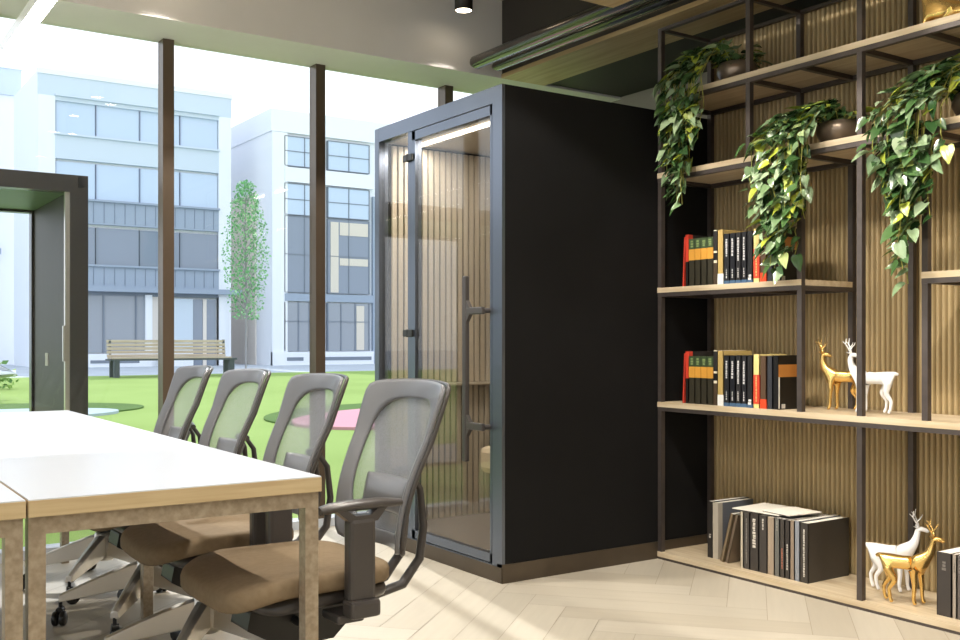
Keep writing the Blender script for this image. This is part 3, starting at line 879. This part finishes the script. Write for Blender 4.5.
def office_a():
    X0,Y0=6.08,33.0; z0=.245
    r=empty('office_building',(X0,Y0,z0)); tag(r,'three storey pale blue office building with banded windows, behind the garden bench','building','buildings across the garden')
    def P(z): return z-z0
    W=12.13-X0
    MB().box(0,W,.15,4.2,0,P(9.35)).build('wall',M['b_white'],r)
    a,b=.48,5.62
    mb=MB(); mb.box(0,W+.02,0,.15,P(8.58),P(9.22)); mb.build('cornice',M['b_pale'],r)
    MB().box(-.03,W+.05,-.03,.15,P(9.22),P(9.38)).build('roof_edge',M['b_white'],r)
    MB().box(0,a,.0,.15,0,P(8.58)).box(b,W,.0,.15,0,P(8.58)).build('pilaster',M['b_white'],r)
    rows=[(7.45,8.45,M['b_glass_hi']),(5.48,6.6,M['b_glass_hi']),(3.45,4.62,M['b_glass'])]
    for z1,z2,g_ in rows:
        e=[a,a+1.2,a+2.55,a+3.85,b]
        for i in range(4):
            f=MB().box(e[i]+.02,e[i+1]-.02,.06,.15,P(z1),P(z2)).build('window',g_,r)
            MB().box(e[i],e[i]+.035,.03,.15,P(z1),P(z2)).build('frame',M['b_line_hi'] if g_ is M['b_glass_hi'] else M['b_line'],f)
    for z1,z2,m in ((8.45,8.58,M['b_pale']),(6.68,7.4,M['b_pale']),(4.72,5.43,M['b_grey']),(2.78,3.4,M['b_grey'])):  # upper bands paler: pane reflection painted into their colour
        bd=MB(); bd.box(a,b,-.02,.15,P(z1),P(z2)); bd.build('spandrel_band',m,r)
        if m is M['b_grey']:
            s_=MB()
            x=a+.15
            while x<b: s_.box(x,x+.02,-.03,-.02,P(z1)+.05,P(z2)-.03); x+=.32
            s_.build('cladding_joint',mat('joint_grey',(120,132,150),.6) if 'joint' not in M else M['joint'],r)
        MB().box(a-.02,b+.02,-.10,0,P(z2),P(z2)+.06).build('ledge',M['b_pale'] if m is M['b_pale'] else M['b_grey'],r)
    MB().box(-.2,W+.3,-.25,.15,P(2.62),P(2.78)).build('canopy',M['b_grey'],r)
    MB().box(0,W,.05,.15,P(2.5),P(2.62)).build('canopy_shadow_gap',M['b_line'],r)
    # ground floor
    e=[a,1.4,2.5,3.15]
    MB().box(.3,3.2,.08,.16,P(.7),P(2.5)).build('window',M['b_glass_lo'],r)
    f=MB()
    for x in (.95,1.9,2.9): f.box(x,x+.05,.04,.16,P(.7),P(2.5))
    f.build('frame',M['b_line'],r)
    MB().box(3.2,3.42,-.02,.16,0,P(2.55)).build('column',M['b_white'],r)
    MB().box(3.42,3.7,.1,.16,P(.7),P(2.5)).build('window',M['b_beige'],r)
    MB().box(3.7,4.75,.0,.16,P(.25),P(2.45)).build('wall_panel',M['b_pale'],r)
    dd=MB().box(4.75,5.55,.06,.16,P(.25),P(2.45)).build('entrance_door',M['b_glass'],r)
    MB().box(5.1,5.22,.03,.16,P(.25),P(2.45)).build('frame',M['b_beige'],dd)
    MB().box(5.62,5.85,-.05,.16,0,P(2.55)).build('column',M['b_white'],r)
    MB().box(-.0,3.2,-.05,.1,0,.42).box(3.7,4.75,-.05,.1,0,.42).build('plinth',M['b_white'],r)
    MB().box(.2,1.2,-.06,0,.12,.22).box(1.5,3.0,-.06,0,.12,.22).build('vent_slot',M['b_line'],r)
office_a()
def office_b():
    X0,Y0=13.19,32.0; z0=.245
    r=empty('office_building',(X0,Y0,z0)); tag(r,'white office building with gridded glazing, right of the columnar tree','building','buildings across the garden')
    def P(z): return z-z0
    W=9; T=8.86
    MB().box(0,W,.12,14,0,P(T)).build('wall',M['b_white'],r)
    MB().box(-.04,W,.0,14,P(T)-.75,P(T)).build('parapet',M['b_white'],r)
    MB().box(-.05,0,1.4,13,0,P(6.2)).build('side_cladding',M['b_beige'],r)
    MB().box(0,.55,0,.12,0,P(8.1)).build('pilaster',M['b_white'],r)
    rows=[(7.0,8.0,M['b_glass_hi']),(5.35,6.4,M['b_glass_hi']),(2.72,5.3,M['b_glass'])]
    for z1,z2,g_ in rows:
        for (a,b) in ((.45,1.9),(2.05,3.65)):
            w_=MB().box(a,b,.02,.13,P(z1),P(z2)).build('window',g_,r)
            f=MB(); n=2
            for i in range(n+1):
                x=a+(b-a)*i/n; f.box(x-.015,x+.015,-.0,.13,P(z1),P(z2))
            for k in (0,.5,1): f.box(a,b,0,.13,P(z1)+(z2-z1)*k-.012,P(z1)+(z2-z1)*k+.012)
            f.build('frame',M['b_line'],w_)
    MB().box(.45,3.8,-.02,.13,P(6.45),P(6.95)).build('spandrel_band',M['b_white'],r)
    MB().box(.45,3.8,-.02,.13,P(2.42),P(2.68)).build('spandrel_band',M['b_grey'],r)
    # beige strips: reflections in the glazing put in as colour
    for (a,b,z1,z2) in ((1.55,1.85,2.75,4.5),(2.15,2.45,2.75,5.2),(2.5,3.6,4.75,5.2),(2.5,3.6,3.7,3.95)):
        MB().box(a,b,.005,.13,P(z1),P(z2)).build('reflection_strip',M['b_frame'],r)
    for (a,b) in ((.45,1.9),(2.05,3.65)):
        w_=MB().box(a,b,.02,.13,P(.72),P(2.38)).build('window',M['b_glass_lo'],r)
        f=MB()
        for x in (a,a+.5,b-.55,b): f.box(x-.02,x+.02,0,.13,P(.72),P(2.38))
        f.box(a,b,0,.13,P(1.72),P(1.75)); f.build('frame',M['b_line'],w_)
        MB().box(b-.5,b-.2,.01,.13,P(.75),P(2.3)).build('reflection_strip',M['b_frame'],w_)  # beige reflection drawn as a strip on the glass
    MB().box(0,3.8,-.06,.12,0,P(.7)).build('plinth',M['b_white'],r)
    MB().box(.5,1.1,-.07,0,.15,.27).box(1.4,3.7,-.07,0,.15,.27).build('vent_slot',M['b_line'],r)
    MB().box(3.8,6,0,.12,0,P(6.2)).build('grey_bay',M['b_grey'],r)
    for (z1,z2) in ((3.45,4.0),(4.1,4.65),(1.95,2.4)):
        w_=MB().box(4.0,4.8,-.03,.12,P(z1)-.06,P(z2)+.06).build('window_surround',M['b_white'],r)
        MB().box(4.06,4.74,-.035,0,P(z1),P(z2)).build('window',M['b_glass'],w_)
office_b()
def office_c():
    r=empty('office_building',(-6,38,.245)); tag(r,'very pale flat roofed building at the far left edge of the picture','building','buildings across the garden')
    T=10.4
    MB().box(0,12.4,.1,6,0,T).build('wall',M['b_white'],r)
    MB().box(0,12.45,0,.1,T-1.1,T-.2).build('cornice',M['b_pale'],r)
    MB().box(0,12.5,-.05,.1,T-.2,T).build('roof_edge',M['b_white'],r)
    MB().box(8,11.4,.02,.1,0.3,3.8).build('wall_panel',M['b_pale'],r)
    MB().box(8,11.8,-.05,.1,3.8,4.0).build('ledge',M['b_grey'],r)
office_c()

def bench():
    r=empty('park_bench',(5.84,23.8,gz(23.8))); tag(r,'long slatted wooden bench with grey steel frame standing on the lawn','bench')
    L=2.78
    for i in range(5):
        MB().bbox(0,L,.02+.012*i,.045+.012*i,.455+.083*i,.52+.083*i,.006).build('back_slat',M['bench_wood'],r)
    for i in range(4):
        MB().bbox(0,L,-.42+.11*i,-.33+.11*i,.42,.455,.006).build('seat_slat',M['bench_wood'],r)
    MB().box(-.04,L+.12,-.44,.02,.38,.42).build('seat_frame',M['bench_steel'],r)
    for x in (.05,L-.06):
        MB().box(x,x+.12,-.42,-.32,0,.39).box(x,x+.12,-.05,.03,0,.39).build('leg',M['bench_steel'],r)
        MB().prism([(.03,.4),(.07,.4),(.11,.86),(.07,.86)],'x',x,x+.05).build('back_bracket',M['bench_steel'],r)
bench()

def tree():
    rnd=random.Random(5)
    X,Y=11.0,28.7; r=empty('columnar_tree',(X,Y,gz(Y))); tag(r,'slender columnar tree with sparse pale green leaves between the two buildings','tree')
    st=MB(); st.tube([(0,0,0),(.02,0,2),(-.03,0,4),(.02,0,5.5)],[.03,.025,.018,.006],8)
    lf=MB()
    for i in range(70):
        z0=rnd.uniform(1.6,5.0); a=rnd.uniform(0,2*PI)
        t=(z0-1.2)/4.6; rad=.6*math.sin(PI*min(1,(t*.8+.14)))**.8*rnd.uniform(.5,1)
        e=Vector((math.cos(a)*rad,math.sin(a)*rad,z0+.5*(1-t)+.15))
        st.tube([(0,0,z0),tuple(e*.6+Vector((0,0,z0*.4))),tuple(e)],[.012,.008,.003],5)
    for i in range(2600):
        t=rnd.random()**.85; z=1.5+4.05*t
        prof=.68*math.sin(PI*min(.985,(t*.80+.14)))**.7
        a=rnd.uniform(0,2*PI); rad=prof*rnd.uniform(.05,1)**.5
        if rnd.random()<.3*abs(math.sin(z*5+a*2)): continue
        p=Vector((math.cos(a)*rad,math.sin(a)*rad,z)); s=rnd.uniform(.05,.10)
        d=Vector((rnd.uniform(-1,1),rnd.uniform(-1,1),rnd.uniform(-1.4,.2))).normalized(); n=Vector((rnd.uniform(-1,1),rnd.uniform(-1,1),rnd.uniform(-1,1)))
        sd=d.cross(n).normalized()
        lf.add([p,p+d*s*.5+sd*s*.4,p+d*s*1.2,p+d*s*.5-sd*s*.4],[(0,1,2,3)])
    for k in ():
        for i in range(40):
            t=i/40; p=Vector((k+rnd.uniform(-.05,.05)*(1-t),0,5.4+t*.6)); lf.add([p,p+Vector((.03,0,.05)),p+Vector((0,0,.09)),p+Vector((-.03,0,.05))],[(0,1,2,3)])
    st.build('trunk',M['bark'],r); lf.build('foliage',M['tree_leaf'],r,recalc=False)
tree()

def pavilion():
    r=empty('glass_pod',(-.6,7.5,0)); tag(r,'open dark metal garden pod with glossy brown inner wall, outside the window at left','pod')
    W=2.31; D=1.52; T=2.26; z=-.03
    MB().box(W-.12,W,0,.10,z,T).box(0,.12,0,.10,z,T).box(.12,W-.12,0,.10,T-.12,T).build('front_frame',M['pavilion'],r)
    MB().box(W-.12,W,D-.1,D,z,T).box(0,.12,D-.1,D,z,T).box(.12,W-.12,D-.1,D,T-.12,T).build('back_frame',M['pavilion'],r)
    MB().box(W-.10,W,.10,D-.1,z,T).box(0,.1,.10,D-.1,z,T).build('side_wall',M['pavilion_dark'],r)
    MB().box(.1,W-.1,.10,D-.1,T-.1,T).build('ceiling_panel',M['pavilion_ceiling'],r)
    MB().box(.1,W-.1,.10,D-.1,z-.0,.02).build('floor_panel',M['pavilion'],r)
    MB().box(W-.15,W-.12,.02,.06,0.02,T-.12).build('door_jamb',M['alu'],r)
    MB().box(W-.105,W-.099,.85,.95,.9,1.0).build('wall_socket',M['b_frame'],r)
    MB().box(W-.067,W-.033,-.010,0,T-.085,T-.015).build('black_sensor',M['black_plastic'],r)
    MB().box(W-.165,W-.15,.01,.04,.95,1.2).build('pull_handle',M['alu'],r)
pavilion()
def lounger():
    X,Y=1.9,17; r=empty('garden_lounger',(X,Y,gz(Y))); tag(r,'white tubular garden lounger on grey paving seen through the dark pod','lounger')
    m=MB()
    for yy in (0,.6):
        m.tube([(-1.2,yy,.15),(.9,yy,.42),(-.3,yy,1.05)],.05,8); m.tube([(.9,yy,.42),(-1.0,yy,.45)],.05,8)
    m.build('frame',M['b_white'],r)
    MB().prism([(-1.0,.40),(.75,.42),(-.3,.98),(-.36,.96),(.55,.47),(-1.0,.46)],'y',.05,.55).build('sling',M['b_pale'],r)
lounger()
def shrub(x,y,label,seed):
    rnd=random.Random(seed); r=empty('low_shrub',(x,y,gz(y))); tag(r,label,'shrub','shrubs beyond the pod')
    lf=MB()
    for i in range(420):
        a=rnd.uniform(0,2*PI); rr=rnd.random()**.5; p=Vector((math.cos(a)*rr*.9,math.sin(a)*rr*.5,rnd.uniform(.02,.75)*(1-.5*rr)))
        s=rnd.uniform(.06,.13); d=Vector((rnd.uniform(-1,1),rnd.uniform(-1,1),rnd.uniform(-.2,1))).normalized(); n=Vector((rnd.uniform(-1,1),rnd.uniform(-1,1),rnd.uniform(-1,1))); sd=d.cross(n).normalized()
        lf.add([p,p+d*s*.5+sd*s*.4,p+d*s*1.2,p+d*s*.5-sd*s*.4],[(0,1,2,3)])
    lf.build('foliage',M['shrub_leaf'],r,recalc=False)
    MB().tube([(0,0,0),(.1,0,.3)],.02,6).build('stem',M['bark'],r)
shrub(2.4,20,'low green shrub right of the lounger, seen through the pod',1)
shrub(-.2,21.5,'low green shrub behind the lounger, seen through the pod',2)

# ------------------------------------------------------------------ world and sun
w=bpy.data.worlds.new('World'); S.world=w; w.use_nodes=True
n=w.node_tree.nodes; l=w.node_tree.links; bg=n['Background']
tc=n.new('ShaderNodeTexCoord'); sx=n.new('ShaderNodeSeparateXYZ'); rp=n.new('ShaderNodeValToRGB')
rp.color_ramp.elements[0].position=0; rp.color_ramp.elements[0].color=(.95,.98,1,1)
rp.color_ramp.elements[1].position=.9; rp.color_ramp.elements[1].color=(.74,.85,1,1)
l.new(tc.outputs['Generated'],sx.inputs[0]); l.new(sx.outputs['Z'],rp.inputs[0]); l.new(rp.outputs[0],bg.inputs[0])
bg.inputs[1].default_value=1.4
sd=Vector((-.12,-.76,-.66))
add_light('sun','SUN',(0,20,20),2.1,(1,.97,.91),sd.to_track_quat('-Z','Y').to_euler(),angle=math.radians(1.2))

S.view_settings.view_transform='Standard'; S.view_settings.look='None'; S.view_settings.gamma=1; S.view_settings.use_curve_mapping=False
S.view_settings.exposure=0.4
